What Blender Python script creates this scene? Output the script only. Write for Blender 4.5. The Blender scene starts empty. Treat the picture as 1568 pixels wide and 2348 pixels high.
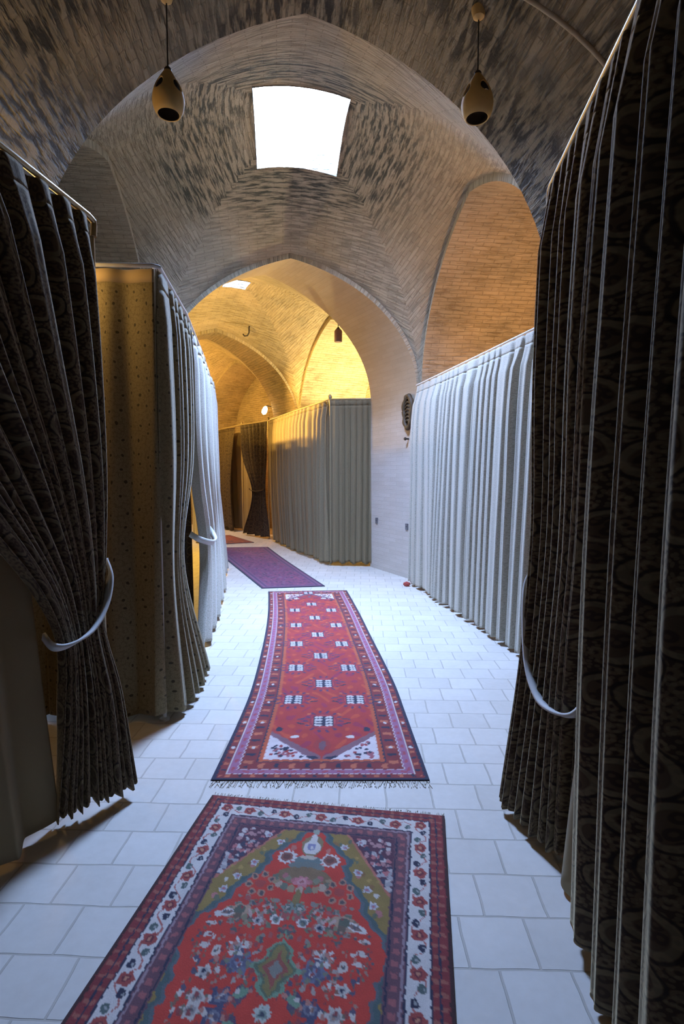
import bpy, bmesh, math, random
import numpy as np
from mathutils import Vector, Matrix
rng = np.random.default_rng(7)
random.seed(7)
SC = bpy.context.scene
COL = SC.collection
PI = math.pi

# ---------------------------------------------------------------- helpers
def link_mesh(name, verts, faces, mat=None, parent=None, uv=None, smooth=True):
    me = bpy.data.meshes.new(name)
    me.from_pydata([tuple(v) for v in verts], [], [tuple(f) for f in faces])
    if uv is not None:
        lay = me.uv_layers.new(name='UVMap')
        li = np.empty(len(me.loops), dtype=np.int32)
        me.loops.foreach_get('vertex_index', li)
        uva = np.asarray(uv, dtype=np.float32)
        if len(uva) == len(me.loops) and len(uva) != len(verts):
            lay.data.foreach_set('uv', uva.ravel())
        else:
            lay.data.foreach_set('uv', uva[li].ravel())
    if smooth:
        me.polygons.foreach_set('use_smooth', [True] * len(me.polygons))
    me.validate(); me.update()
    o = bpy.data.objects.new(name, me)
    COL.objects.link(o)
    if mat: me.materials.append(mat)
    if parent: o.parent = parent
    return o

def from_bm(name, bm, mat=None, parent=None, smooth=True):
    me = bpy.data.meshes.new(name)
    bmesh.ops.recalc_face_normals(bm, faces=bm.faces)
    bm.to_mesh(me); bm.free()
    if smooth:
        for p in me.polygons: p.use_smooth = True
        try: me.set_sharp_from_angle(angle=math.radians(40))
        except Exception: pass
    o = bpy.data.objects.new(name, me); COL.objects.link(o)
    if mat: me.materials.append(mat)
    if parent: o.parent = parent
    return o

def tag(o, label, cat, group=None):
    o['label'] = label; o['category'] = cat
    if group: o['group'] = group
    return o

def struct(o):
    o['kind'] = 'structure'; return o

def thing(name, label, cat, loc=(0, 0, 0), group=None):
    o = bpy.data.objects.new(name, None); COL.objects.link(o)
    o.location = loc; o.empty_display_size = .1
    return tag(o, label, cat, group)

def local(parent, pts):
    l = np.array(parent.location)
    return [np.array(p) - l for p in pts]

def tube(bm, pts, r, seg=12, cap=True):
    pts = [Vector(p) for p in pts]
    rings = []
    up = None
    for i, p in enumerate(pts):
        d = (pts[min(i + 1, len(pts) - 1)] - pts[max(i - 1, 0)]).normalized()
        if up is None:
            up = Vector((0, 0, 1)) if abs(d.z) < .9 else Vector((1, 0, 0))
        a = d.cross(up).normalized(); b = a.cross(d).normalized(); up = b
        rr = r[i] if isinstance(r, (list, tuple)) else r
        rings.append([bm.verts.new(p + (a * math.cos(2 * PI * k / seg) + b * math.sin(2 * PI * k / seg)) * rr) for k in range(seg)])
    for i in range(len(rings) - 1):
        for k in range(seg):
            bm.faces.new((rings[i][k], rings[i][(k + 1) % seg], rings[i + 1][(k + 1) % seg], rings[i + 1][k]))
    if cap:
        bm.faces.new(rings[0][::-1]); bm.faces.new(rings[-1])

def box(bm, lo, hi, M=None):
    vs = [bm.verts.new((x, y, z)) for x in (lo[0], hi[0]) for y in (lo[1], hi[1]) for z in (lo[2], hi[2])]
    for f in ((0, 1, 3, 2), (4, 6, 7, 5), (0, 4, 5, 1), (2, 3, 7, 6), (0, 2, 6, 4), (1, 5, 7, 3)):
        bm.faces.new([vs[i] for i in f])
    if M is not None:
        for v in vs: v.co = M @ v.co

def lathe(bm, prof, seg=32, M=None, cap=True):
    rings = []
    for r, z in prof:
        ring = [bm.verts.new((r * math.cos(2 * PI * k / seg), r * math.sin(2 * PI * k / seg), z)) for k in range(seg)]
        if M is not None:
            for v in ring: v.co = M @ v.co
        rings.append(ring)
    for i in range(len(rings) - 1):
        for k in range(seg):
            bm.faces.new((rings[i][k], rings[i][(k + 1) % seg], rings[i + 1][(k + 1) % seg], rings[i + 1][k]))
    if cap:
        bm.faces.new(rings[0][::-1]); bm.faces.new(rings[-1])

# ---------------------------------------------------------------- materials
class N:
    def __init__(s, name):
        s.m = bpy.data.materials.new(name); s.m.use_nodes = True
        s.t = s.m.node_tree; s.b = s.t.nodes['Principled BSDF']
    def n(s, typ, ins=None, **kw):
        nd = s.t.nodes.new(typ)
        for k, v in kw.items(): setattr(nd, k, v)
        for k, v in (ins or {}).items(): s.set(nd, k, v)
        return nd
    def set(s, nd, k, v):
        sock = nd.inputs[k]
        if hasattr(v, 'is_output') or isinstance(v, bpy.types.NodeSocket):
            s.t.links.new(v, sock)
        else: sock.default_value = v
    def mixc(s, f, a, b, mode='MIX'):
        nd = s.n('ShaderNodeMix', data_type='RGBA', blend_type=mode)
        for i, v in ((0, f), (6, a), (7, b)):
            if isinstance(v, bpy.types.NodeSocket): s.t.links.new(v, nd.inputs[i])
            else: nd.inputs[i].default_value = v if i == 0 else (*v[:3], 1)
        return nd.outputs[2]
    def math(s, op, a, b=0.0, c=None, clamp=False):
        nd = s.n('ShaderNodeMath', operation=op, use_clamp=clamp)
        for i, v in enumerate((a, b) + ((c,) if c is not None else ())):
            if isinstance(v, bpy.types.NodeSocket): s.t.links.new(v, nd.inputs[i])
            else: nd.inputs[i].default_value = v
        return nd.outputs[0]
    def ramp(s, fac, stops, interp='LINEAR'):
        nd = s.n('ShaderNodeValToRGB'); s.t.links.new(fac, nd.inputs[0])
        cr = nd.color_ramp; cr.interpolation = interp
        while len(cr.elements) < len(stops): cr.elements.new(.5)
        for e, (p, c) in zip(cr.elements, stops):
            e.position = p; e.color = (*c, 1) if not isinstance(c, (int, float)) else (c, c, c, 1)
        return nd.outputs[0]
    def uv(s, sx=1, sy=1, sz=1, loc=(0, 0, 0), rot=0, src='UV'):
        tc = s.n('ShaderNodeTexCoord')
        mp = s.n('ShaderNodeMapping'); s.t.links.new(tc.outputs[src], mp.inputs[0])
        mp.inputs['Scale'].default_value = (sx, sy, sz); mp.inputs['Location'].default_value = loc
        mp.inputs['Rotation'].default_value = (0, 0, rot)
        return mp.outputs[0]
    def noise(s, vec, scale, detail=3, rough=.55, dist=0.0):
        nd = s.n('ShaderNodeTexNoise', {'Scale': scale, 'Detail': detail, 'Roughness': rough, 'Distortion': dist})
        s.t.links.new(vec, nd.inputs['Vector'])
        return nd.outputs['Fac']
    def bump(s, h, strength=.4, dist=.01):
        nd = s.n('ShaderNodeBump', {'Strength': strength, 'Distance': dist}); s.t.links.new(h, nd.inputs['Height'])
        s.t.links.new(nd.outputs[0], s.b.inputs['Normal'])
    def col(s, c): s.set(s.b, 'Base Color', c if isinstance(c, bpy.types.NodeSocket) else (*c, 1))
    def rough(s, r): s.b.inputs['Roughness'].default_value = r

def plain(name, c, rough=.6, metal=0, var=.15, scale=30):
    m = N(name)
    nz = m.noise(m.uv(src='Object'), scale)
    a = tuple(x * (1 - var) for x in c); b = tuple(min(1, x * (1 + var)) for x in c)
    m.col(m.mixc(nz, a, b)); m.rough(rough); m.b.inputs['Metallic'].default_value = metal
    return m.m

def brick_vault(name, c1, c2, mortar, streak, patch, streak_dark=(.035, .034, .028), thr=.56, ring=None):
    """rough fired-brick courses running along U, with raked, blackened joints in patches"""
    m = N(name)
    uv = m.uv()
    br = m.n('ShaderNodeTexBrick', {'Scale': 1, 'Mortar Size': .005, 'Mortar Smooth': .3, 'Bias': 0, 'Brick Width': .21, 'Row Height': .055}, offset=.5)
    wob = m.n('ShaderNodeTexNoise', {'Scale': 3.0, 'Detail': 2}); m.t.links.new(uv, wob.inputs['Vector'])
    vadd = m.n('ShaderNodeVectorMath', operation='MULTIPLY_ADD')
    m.t.links.new(wob.outputs['Color'], vadd.inputs[0]); vadd.inputs[1].default_value = (.03, .03, 0); m.t.links.new(uv, vadd.inputs[2])
    m.t.links.new(vadd.outputs[0], br.inputs['Vector'])
    m.set(br, 'Color1', (*c1, 1)); m.set(br, 'Color2', (*c2, 1)); m.set(br, 'Mortar', (*mortar, 1))
    big = m.noise(m.uv(.8, .8, loc=(3.1, 1.7, 0)), 1.3, 3)
    st = m.noise(m.uv(4.6, 24), 1.0, 3, .6)
    mid = m.noise(m.uv(1.2, 3.5, loc=(7, 2, 0)), 1.6, 3)
    pm = m.ramp(big, [(patch - .07, 0.0), (patch + .1, 1.0)])
    if ring:      # darker streaks and greyer brick in a ragged ring about the light opening
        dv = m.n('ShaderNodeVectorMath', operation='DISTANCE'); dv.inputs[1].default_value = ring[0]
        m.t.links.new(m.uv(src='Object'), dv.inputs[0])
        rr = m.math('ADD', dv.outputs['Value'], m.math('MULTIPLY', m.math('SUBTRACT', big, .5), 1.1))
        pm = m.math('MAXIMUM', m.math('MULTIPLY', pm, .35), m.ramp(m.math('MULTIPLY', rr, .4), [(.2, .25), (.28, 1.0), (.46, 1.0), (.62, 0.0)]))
    sm = m.ramp(st, [(thr - .06, 0.0), (thr + .08, 1.0)])
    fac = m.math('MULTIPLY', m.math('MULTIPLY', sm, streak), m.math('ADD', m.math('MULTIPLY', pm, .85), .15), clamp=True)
    tint = m.mixc(mid, (.78, .76, .7), (1.12, 1.1, 1.08))
    c = m.mixc(1.0, br.outputs['Color'], tint, 'MULTIPLY')
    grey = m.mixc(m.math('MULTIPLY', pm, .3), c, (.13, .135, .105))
    m.col(m.mixc(fac, grey, streak_dark)); m.rough(.92)
    h = m.math('SUBTRACT', m.math('ADD', m.math('MULTIPLY', br.outputs['Fac'], -.6), m.math('MULTIPLY', m.noise(uv, 60), .5)), m.math('MULTIPLY', sm, 1.0))
    m.bump(h, .8, .014)
    return m.m

def plaster(name, c):
    m = N(name); uv = m.uv()
    br = m.n('ShaderNodeTexBrick', {'Scale': 1, 'Mortar Size': .004, 'Mortar Smooth': .6, 'Brick Width': .22, 'Row Height': .06}, offset=.5)
    m.t.links.new(uv, br.inputs['Vector'])
    m.set(br, 'Color1', (*c, 1)); m.set(br, 'Color2', (c[0] * .93, c[1] * .92, c[2] * .9, 1)); m.set(br, 'Mortar', (c[0] * .86, c[1] * .85, c[2] * .82, 1))
    nz = m.noise(m.uv(1, 2.5), 2.2, 4)
    sx = m.n('ShaderNodeSeparateXYZ'); m.t.links.new(m.uv(src='Object'), sx.inputs[0])
    hgt = m.math('ADD', sx.outputs[2], m.math('MULTIPLY', m.noise(m.uv(1, 1), 1.5, 3), .8))
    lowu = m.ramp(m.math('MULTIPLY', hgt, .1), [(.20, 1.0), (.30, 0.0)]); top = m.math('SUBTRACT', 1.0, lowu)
    light_wash = lowu
    base = m.mixc(light_wash, m.mixc(1.0, br.outputs['Color'], (.66, .54, .40), 'MULTIPLY'), br.outputs['Color'])  # upper soffit browned, lower pier whitened: dim and lit parts put into colour
    m.col(m.mixc(1.0, base, m.mixc(nz, (.82, .8, .76), (1.1, 1.1, 1.1)), 'MULTIPLY')); m.rough(.9)
    m.bump(m.math('ADD', m.math('MULTIPLY', br.outputs['Fac'], -.5), m.noise(uv, 40)), .35, .008)
    return m.m

def tile_floor(name):
    m = N(name)
    vec = m.uv(src='Object', rot=math.radians(2.0))
    wob = m.n('ShaderNodeTexNoise', {'Scale': 5.0, 'Detail': 2}); m.t.links.new(vec, wob.inputs['Vector'])
    vadd = m.n('ShaderNodeVectorMath', operation='MULTIPLY_ADD')
    m.t.links.new(wob.outputs['Color'], vadd.inputs[0]); vadd.inputs[1].default_value = (.016, .016, 0); m.t.links.new(vec, vadd.inputs[2])
    br = m.n('ShaderNodeTexBrick', {'Scale': 1, 'Mortar Size': .0045, 'Mortar Smooth': .35, 'Brick Width': .215, 'Row Height': .2}, offset=.42, offset_frequency=2)
    m.t.links.new(vadd.outputs[0], br.inputs['Vector'])
    m.set(br, 'Color1', (.66, .63, .58, 1)); m.set(br, 'Color2', (.60, .57, .52, 1)); m.set(br, 'Mortar', (.47, .44, .385, 1))
    nz = m.noise(vec, 3.0, 5, .65); n2 = m.noise(vec, 28, 3)
    t = m.mixc(nz, (.86, .84, .8), (1.1, 1.1, 1.1))
    t2 = m.mixc(n2, (.93, .92, .9), (1.05, 1.05, 1.05))
    c = m.mixc(1.0, m.mixc(1.0, br.outputs['Color'], t, 'MULTIPLY'), t2, 'MULTIPLY')
    m.col(c); m.rough(.62)
    m.bump(m.math('ADD', m.math('MULTIPLY', br.outputs['Fac'], -1.0), m.math('MULTIPLY', nz, .6)), .55, .008)
    return m.m

def boteh(name, ground, dark, mid, black, period=.15, cover=.5, core_c=None, ringf=.85, sheen=.25, asp=1.0, tint=(1, 1, 1)):
    """woven paisley: drop-shaped outlined motifs filled with a dark florid pattern, thin black vine lines"""
    m = N(name); uv = m.uv(1, asp)
    wob = m.n('ShaderNodeTexNoise', {'Scale': 2.2 / period * .3, 'Detail': 2}); m.t.links.new(uv, wob.inputs['Vector'])
    vadd = m.n('ShaderNodeVectorMath', operation='MULTIPLY_ADD')
    m.t.links.new(wob.outputs['Color'], vadd.inputs[0]); vadd.inputs[1].default_value = (period * .55,) * 3; m.t.links.new(uv, vadd.inputs[2])
    w = vadd.outputs[0]
    vo = m.n('ShaderNodeTexVoronoi', {'Scale': 1 / period, 'Randomness': .55}, voronoi_dimensions='2D', feature='F1'); m.t.links.new(w, vo.inputs['Vector'])
    ve = m.n('ShaderNodeTexVoronoi', {'Scale': 1 / period, 'Randomness': .55}, voronoi_dimensions='2D', feature='DISTANCE_TO_EDGE'); m.t.links.new(w, ve.inputs['Vector'])
    vs = m.n('ShaderNodeTexVoronoi', {'Scale': 5.2 / period, 'Randomness': .9}, voronoi_dimensions='2D', feature='F1'); m.t.links.new(w, vs.inputs['Vector'])
    vt = m.n('ShaderNodeTexVoronoi', {'Scale': 13 / period, 'Randomness': 1.}, voronoi_dimensions='2D', feature='F1'); m.t.links.new(uv, vt.inputs['Vector'])
    d = vo.outputs['Distance']
    florid = m.ramp(vs.outputs['Distance'], [(.12, 1.0), (.22, 0.0), (.40, 0.0), (.5, 1.0)])
    fine = m.ramp(vt.outputs['Distance'], [(.3, 1.0), (.42, 0.0)])
    core = m.ramp(d, [(cover - .04, 1.0), (cover, 0.0)])
    ring = m.ramp(d, [(cover - .03, 0.0), (cover, 1.0), (cover + .07, 1.0), (cover + .09, 0.0)])
    line = m.ramp(d, [(cover + .08, 0.0), (cover + .095, 1.0), (cover + .12, 1.0), (cover + .14, 0.0)])
    outer = m.ramp(d, [(cover + .12, 0.0), (cover + .16, 1.0)])
    field = m.mixc(m.math('MULTIPLY', florid, 1.0), mid, dark)
    c = m.mixc(core, field, m.mixc(m.math('MULTIPLY', florid, .5), core_c or dark, core_c or mid))
    c = m.mixc(m.math('MULTIPLY', ring, ringf), c, ground)
    c = m.mixc(m.math('MULTIPLY', line, .8), c, black)
    c = m.mixc(m.math('MULTIPLY', m.math('MULTIPLY', fine, outer), .4), c, ground)
    m.col(c); m.rough(.85)
    m.b.inputs['Sheen Weight'].default_value = sheen; m.b.inputs['Sheen Roughness'].default_value = .35; m.b.inputs['Sheen Tint'].default_value = (*tint, 1)
    m.bump(m.math('ADD', m.noise(m.uv(600, 600), 1, 1), m.math('MULTIPLY', core, .5)), .15, .002)
    return m.m

def cloth(name, c, sheen=.1, transl=0.0):
    m = N(name); uv = m.uv()
    nz = m.noise(uv, 9, 3); wv = m.noise(m.uv(500, 120), 1, 1)
    m.col(m.mixc(m.math('MULTIPLY', m.math('ADD', nz, wv), .5), tuple(x * .82 for x in c), tuple(min(1, x * 1.12) for x in c)))
    m.rough(.9); m.b.inputs['Sheen Weight'].default_value = sheen
    m.bump(wv, .1, .001)
    if transl:
        tr = m.n('ShaderNodeBsdfTranslucent', {'Color': (*c, 1)}); mx = m.n('ShaderNodeMixShader', {0: transl})
        out = m.t.nodes['Material Output']
        m.t.links.new(m.b.outputs[0], mx.inputs[1]); m.t.links.new(tr.outputs[0], mx.inputs[2]); m.t.links.new(mx.outputs[0], out.inputs[0])
    return m.m

M = {}
M['vault_dim'] = brick_vault('dark vault brick', (.34, .295, .21), (.27, .235, .165), (.24, .21, .15), 1.0, .42, thr=.50)  # darker, more streaked copy of the vault brick for the near barrel
M['vault_bay'] = brick_vault('vault brick', (.45, .385, .285), (.39, .33, .24), (.32, .275, .2), 1.0, .5, streak_dark=(.05, .053, .042), thr=.51, ring=((-.5, 5.68, 4.75),))
M['vault_warm'] = brick_vault('pale vault brick', (.47, .38, .27), (.41, .33, .23), (.32, .26, .18), .55, .5, streak_dark=(.16, .11, .06), thr=.56)
M['vault_shade'] = brick_vault('shaded arch brick', (.27, .19, .11), (.22, .155, .09), (.17, .12, .07), .5, .5, streak_dark=(.08, .05, .025), thr=.56)  # browned copy of the vault brick: shade of the unlit soffit as colour
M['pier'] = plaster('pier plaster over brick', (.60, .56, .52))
M['floor'] = tile_floor('pale stone tile')
M['near'] = boteh('brown paisley brocade', (.27, .215, .125), (.052, .029, .018), (.165, .115, .065), (.012, .008, .008), .095, .25, ringf=.6, sheen=.8, asp=.62, tint=(1, .84, .52))
M['mid'] = boteh('olive small-figured cloth', (.27, .225, .12), (.15, .115, .055), (.22, .175, .09), (.2, .16, .085), .085, .12, core_c=(.045, .035, .015), ringf=.3, sheen=.35, tint=(1, .95, .8))
M['pale'] = boteh('pale grey figured cloth', (.54, .51, .44), (.34, .315, .25), (.50, .47, .4), (.4, .37, .3), .05, .12, ringf=.5, sheen=.3)
M['sage'] = boteh('grey green figured cloth', (.27, .215, .125), (.18, .14, .08), (.24, .19, .11), (.2, .155, .09), .05, .12, ringf=.5, sheen=.06)
M['lining'] = cloth('plain beige lining cloth', (.42, .34, .2), transl=.35)
M['band'] = cloth('tan binding band', (.42, .31, .17))
M['dark_cloth'] = boteh('dark brown figured cloth', (.11, .075, .04), (.03, .018, .01), (.06, .04, .022), (.008, .006, .006), .1, .4, sheen=.05)
M['tie'] = cloth('white cotton tie', (.68, .68, .66))
M['rail'] = plain('worn brass-coloured tube', (.42, .34, .2), .38, .55)
M['white_rail'] = plain('white painted tube', (.72, .72, .7), .4)
M['clay'] = plain('unglazed terracotta', (.62, .43, .17), .8, scale=18)
M['shade_clay'] = plain('clay with painted shade', (.05, .032, .02), .9)  # dark copy of the clay, the shade inside the lamps put into colour
M['cord'] = plain('black flex', (.02, .02, .02), .6)
M['bulbglass'] = plain('unlit frosted bulb', (.45, .47, .42), .25)
M['iron'] = plain('dark iron', (.05, .04, .035), .6, .4)
M['wood'] = plain('dark wood', (.075, .045, .02), .6, scale=14)
M['lantern'] = plain('brown purple lantern enamel', (.2, .1, .08), .6)
M['red'] = plain('dull red cloth', (.35, .06, .05), .9)
M['plate'] = plain('grey socket plastic', (.16, .15, .16), .5)
M['fringe'] = cloth('cream cotton fringe', (.66, .62, .55))
M['roof'] = plain('mud plaster roof', (.3, .25, .18), .95)

def emit(name, c, s):
    m = N(name); m.b.inputs['Emission Color'].default_value = (*c, 1); m.b.inputs['Emission Strength'].default_value = s
    m.col(c); return m.m
M['lit_bulb'] = emit('lit bulb glass', (1, .72, .32), 26)

# ---------------------------------------------------------------- vaulted bays
CC = .45
ZS = 2.6
def hprof(t):
    t = np.clip(np.abs(t), 0, 1)
    return np.sqrt(np.maximum((1 + CC) ** 2 - (t + CC) ** 2, 0)) / math.sqrt(1 + 2 * CC)

def profile(half, zs, za, n=48, nj=10):
    xs, zz = [], []
    for k in range(nj): xs.append(-half); zz.append(zs * k / nj)
    for k in range(n + 1):
        t = -math.cos(PI * k / n); xs.append(half * t); zz.append(zs + (za - zs) * float(hprof(t)))
    for k in range(nj): xs.append(half); zz.append(zs * (1 - (k + 1) / nj))
    return np.array(xs), np.array(zz)

class Bay:
    def __init__(s, C, phi, hp, hq, za, crown):
        s.C = np.array(C); ph = math.radians(phi)
        s.P = np.array([math.cos(ph), math.sin(ph)]); s.Q = np.array([-math.sin(ph), math.cos(ph)])
        s.hp, s.hq, s.crown = hp, hq, crown
        s.za = za if isinstance(za, dict) else dict.fromkeys('fbrl', za)
        s.n = math.log(2) / math.log((crown - ZS) / (sum(s.za.values()) / 4 - ZS))
    def w(s, p, q, z):
        xy = s.C + s.P * p + s.Q * q
        return (xy[0], xy[1], z)
    def z(s, p, q):
        t, u = p / s.hp, q / s.hq
        def soft(x, y):            # pointed at the arches, rounding off towards the crown
            e = .34 * np.clip(1 - y ** 2, 0, 1)
            x2 = np.sqrt((x * x + e * e) / (1 + e * e))
            return hprof(x2) / hprof(e / np.sqrt(1 + e * e))
        zp = s.za['f'] + (s.za['b'] - s.za['f']) * (u + 1) / 2; zq = s.za['l'] + (s.za['r'] - s.za['l']) * (t + 1) / 2
        h, k = soft(t, u) * (zp - ZS), soft(u, t) * (zq - ZS)
        return ZS + (h ** s.n + k ** s.n) ** (1 / s.n)
    def side(s, which, off=0.0, inset=0.0, drop=0.0):
        half = (s.hp if which in 'fb' else s.hq) - inset
        xs, zz = profile(half, ZS, s.za[which] - drop)
        if which == 'f': return [s.w(x, -s.hq - off, z) for x, z in zip(xs, zz)]
        if which == 'b': return [s.w(x, s.hq + off, z) for x, z in zip(xs, zz)]
        if which == 'r': return [s.w(s.hp + off, x, z) for x, z in zip(xs, zz)]
        return [s.w(-s.hp - off, x, z) for x, z in zip(xs, zz)]

def sail(name, b, mat, hole):
    def axis(h, lo, hi):
        base = [h * -math.cos(PI * k / 72) for k in range(73)]
        base = [v for v in base if min(abs(v - lo), abs(v - hi)) > .012] + [lo, hi]
        return sorted(base)
    p0, p1, q0, q1 = hole
    ps, qs = axis(b.hp, p0, p1), axis(b.hq, q0, q1)
    V, idx = [], {}
    for i, p in enumerate(ps):
        for j, q in enumerate(qs):
            idx[i, j] = len(V); V.append(b.w(p, q, float(b.z(np.array(p), np.array(q)))))
    F, UV = [], []
    for i in range(len(ps) - 1):
        for j in range(len(qs) - 1):
            pm, qm = (ps[i] + ps[i + 1]) / 2, (qs[j] + qs[j + 1]) / 2
            if p0 < pm < p1 and q0 < qm < q1: continue
            F.append((idx[i, j], idx[i, j + 1], idx[i + 1, j + 1], idx[i + 1, j]))
            lr = abs(pm - (p0 + p1) / 2) / b.hp > abs(qm - (q0 + q1) / 2) / b.hq
            for a, c in ((i, j), (i, j + 1), (i + 1, j + 1), (i + 1, j)):
                zc = float(b.z(np.array(ps[a]), np.array(qs[c])))
                if lr: UV.append((qs[c] + (9 if pm > 0 else 0), abs(ps[a]) - zc * .8))
                else: UV.append((ps[a] + (17 if qm > 0 else 26), abs(qs[c]) - zc * .8))
    return struct(link_mesh(name, V, F, mat, uv=UV))

def loft(name, A, B, mat, nseg=24, flip=False, u0=0.0, lo=0, hi=None):
    A = np.array(A)[lo:hi]; B = np.array(B)[lo:hi]; n = len(A)
    per = np.concatenate([[0], np.cumsum(np.linalg.norm(np.diff(A, axis=0), axis=1))])
    L = float(np.linalg.norm(A.mean(0) - B.mean(0)))
    V, uv, F = [], [], []
    for k in range(nseg + 1):
        t = k / nseg
        for i in range(n):
            V.append(A[i] * (1 - t) + B[i] * t); uv.append((u0 + L * t, per[i]))
    for k in range(nseg):
        for i in range(n - 1):
            f = (k * n + i, k * n + i + 1, (k + 1) * n + i + 1, (k + 1) * n + i)
            F.append(f[::-1] if flip else f)
    return struct(link_mesh(name, V, F, mat, uv=uv))

def endwall(name, A, mat):
    A = np.array(A); d = A[-1] - A[0]; d /= np.linalg.norm(d)
    uv = [(float((a - A[0]) @ d), a[2]) for a in A]
    return struct(link_mesh(name, A, [list(range(len(A)))], mat, uv=uv, smooth=False))

B1 = Bay((-.45, 5.6), 6.7, 1.75, 1.86, {'f': 4.50, 'b': 4.37, 'l': 4.48, 'r': 4.40}, 4.93)
B2 = Bay((-1.81, 9.74), 24, 1.75, 1.75, 4.40, 4.75)
B3 = Bay((-4.02, 13.23), 42, 1.75, 1.75, 4.40, 4.75)
HOLE1 = (-.39, .47, -.50, .66)
HOLE2 = (-.2, .2, -.2, .2)
HOLE3 = (-.2, .2, -.2, .2)
IN, DR = .05, .07
B0 = Bay(tuple(B1.w(0, -1.86 - 4.6 - 1.75, 0)[:2]), 6.7, 1.75, 1.75, 4.51, 4.85)
HOLE0 = (-.15, .15, -.15, .15)  # unseen opening added behind the camera to brighten the near part

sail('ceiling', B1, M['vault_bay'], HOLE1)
sail('ceiling', B2, M['vault_warm'], HOLE2)
sail('ceiling', B3, M['vault_warm'], HOLE3)

# faces of the four arches of each bay
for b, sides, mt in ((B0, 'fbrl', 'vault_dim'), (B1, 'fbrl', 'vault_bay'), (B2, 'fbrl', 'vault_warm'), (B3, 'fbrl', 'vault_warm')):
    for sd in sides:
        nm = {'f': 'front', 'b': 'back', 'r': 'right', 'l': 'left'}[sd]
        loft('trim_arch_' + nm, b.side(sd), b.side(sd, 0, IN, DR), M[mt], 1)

# bay with the large skylight: side recesses, the near barrel vault the camera stands in
loft('wall_right', B1.side('r', 0, IN, DR), B1.side('r', 1.7, IN, DR), M['vault_warm'])
endwall('wall_right', B1.side('r', 1.7, IN, DR), M['vault_warm'])
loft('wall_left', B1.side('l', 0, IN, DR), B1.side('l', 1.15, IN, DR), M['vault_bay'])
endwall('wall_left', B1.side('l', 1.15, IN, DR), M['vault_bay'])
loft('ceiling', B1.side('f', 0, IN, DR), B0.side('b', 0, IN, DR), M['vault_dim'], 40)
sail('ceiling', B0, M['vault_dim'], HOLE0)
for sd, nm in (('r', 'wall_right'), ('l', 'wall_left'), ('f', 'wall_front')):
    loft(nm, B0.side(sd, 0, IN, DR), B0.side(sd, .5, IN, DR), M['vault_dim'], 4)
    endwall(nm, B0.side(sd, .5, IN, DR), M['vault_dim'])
# thick arch between the bays: pale plastered pier and soffit
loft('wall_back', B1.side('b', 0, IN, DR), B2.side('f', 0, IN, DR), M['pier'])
# second bay
loft('wall_right', B2.side('r', 0, IN, DR), B2.side('r', 1.5, IN, DR), M['vault_warm'])
endwall('wall_right', B2.side('r', 1.5, IN, DR), M['vault_warm'])
loft('wall_left', B2.side('l', 0, IN, DR), B2.side('l', 1.5, IN, DR), M['vault_warm'])
endwall('wall_left', B2.side('l', 1.5, IN, DR), M['vault_warm'])
loft('wall_back', B2.side('b', 0, IN, DR), B3.side('f', 0, IN, DR), M['vault_shade'])
# third bay
for sd, nm in (('r', 'wall_right'), ('l', 'wall_left'), ('b', 'wall_back')):
    loft(nm, B3.side(sd, 0, IN, DR), B3.side(sd, 1.0, IN, DR), M['vault_warm'])
    endwall(nm, B3.side(sd, 1.0, IN, DR), M['vault_warm'])

# roof slab with its light openings, one of them added behind the camera, shafts through it, outer walls
ROOF0, ROOF1 = 5.12, 5.35
def shaft(name, b, hole, mat):
    p0, p1, q0, q1 = hole
    N_ = 8
    per = []
    for k in range(N_): per.append((p0 + (p1 - p0) * k / N_, q0))
    for k in range(N_): per.append((p1, q0 + (q1 - q0) * k / N_))
    for k in range(N_): per.append((p1 - (p1 - p0) * k / N_, q1))
    for k in range(N_): per.append((p0, q1 - (q1 - q0) * k / N_))
    V, uv, F = [], [], []
    for i, (p, q) in enumerate(per):
        zl = float(b.z(np.array(p), np.array(q)))
        V += [b.w(p, q, zl - .01), b.w(p, q, ROOF1)]; uv += [(i * .1, zl), (i * .1, ROOF1)]
    n = len(per)
    for i in range(n):
        j = (i + 1) % n
        F.append((2 * i, 2 * j, 2 * j + 1, 2 * i + 1))
    return struct(link_mesh(name, V, F, mat, uv=uv, smooth=False))
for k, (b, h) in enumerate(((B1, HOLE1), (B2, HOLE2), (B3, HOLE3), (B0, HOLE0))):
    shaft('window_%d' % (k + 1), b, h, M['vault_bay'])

def roof():
    bm = bmesh.new()
    X0, X1, Y0, Y1 = -9, 5, -6, 18
    loops = []
    outer = [bm.verts.new((x, y, ROOF0)) for x, y in ((X0, Y0), (X1, Y0), (X1, Y1), (X0, Y1))]
    edges = [bm.edges.new((outer[i], outer[(i + 1) % 4])) for i in range(4)]
    for b, (p0, p1, q0, q1) in ((B1, HOLE1), (B2, HOLE2), (B3, HOLE3), (B0, HOLE0)):
        vs = [bm.verts.new(b.w(p, q, ROOF0)) for p, q in ((p0, q0), (p1, q0), (p1, q1), (p0, q1))]
        edges += [bm.edges.new((vs[i], vs[(i + 1) % 4])) for i in range(4)]
    bmesh.ops.triangle_fill(bm, use_beauty=True, use_dissolve=False, edges=edges)
    ex = bmesh.ops.extrude_face_region(bm, geom=list(bm.faces))
    for v in ex['geom']:
        if isinstance(v, bmesh.types.BMVert): v.co.z = ROOF1
    return struct(from_bm('ceiling_roof_slab', bm, M['roof'], smooth=False))
roof()
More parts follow.
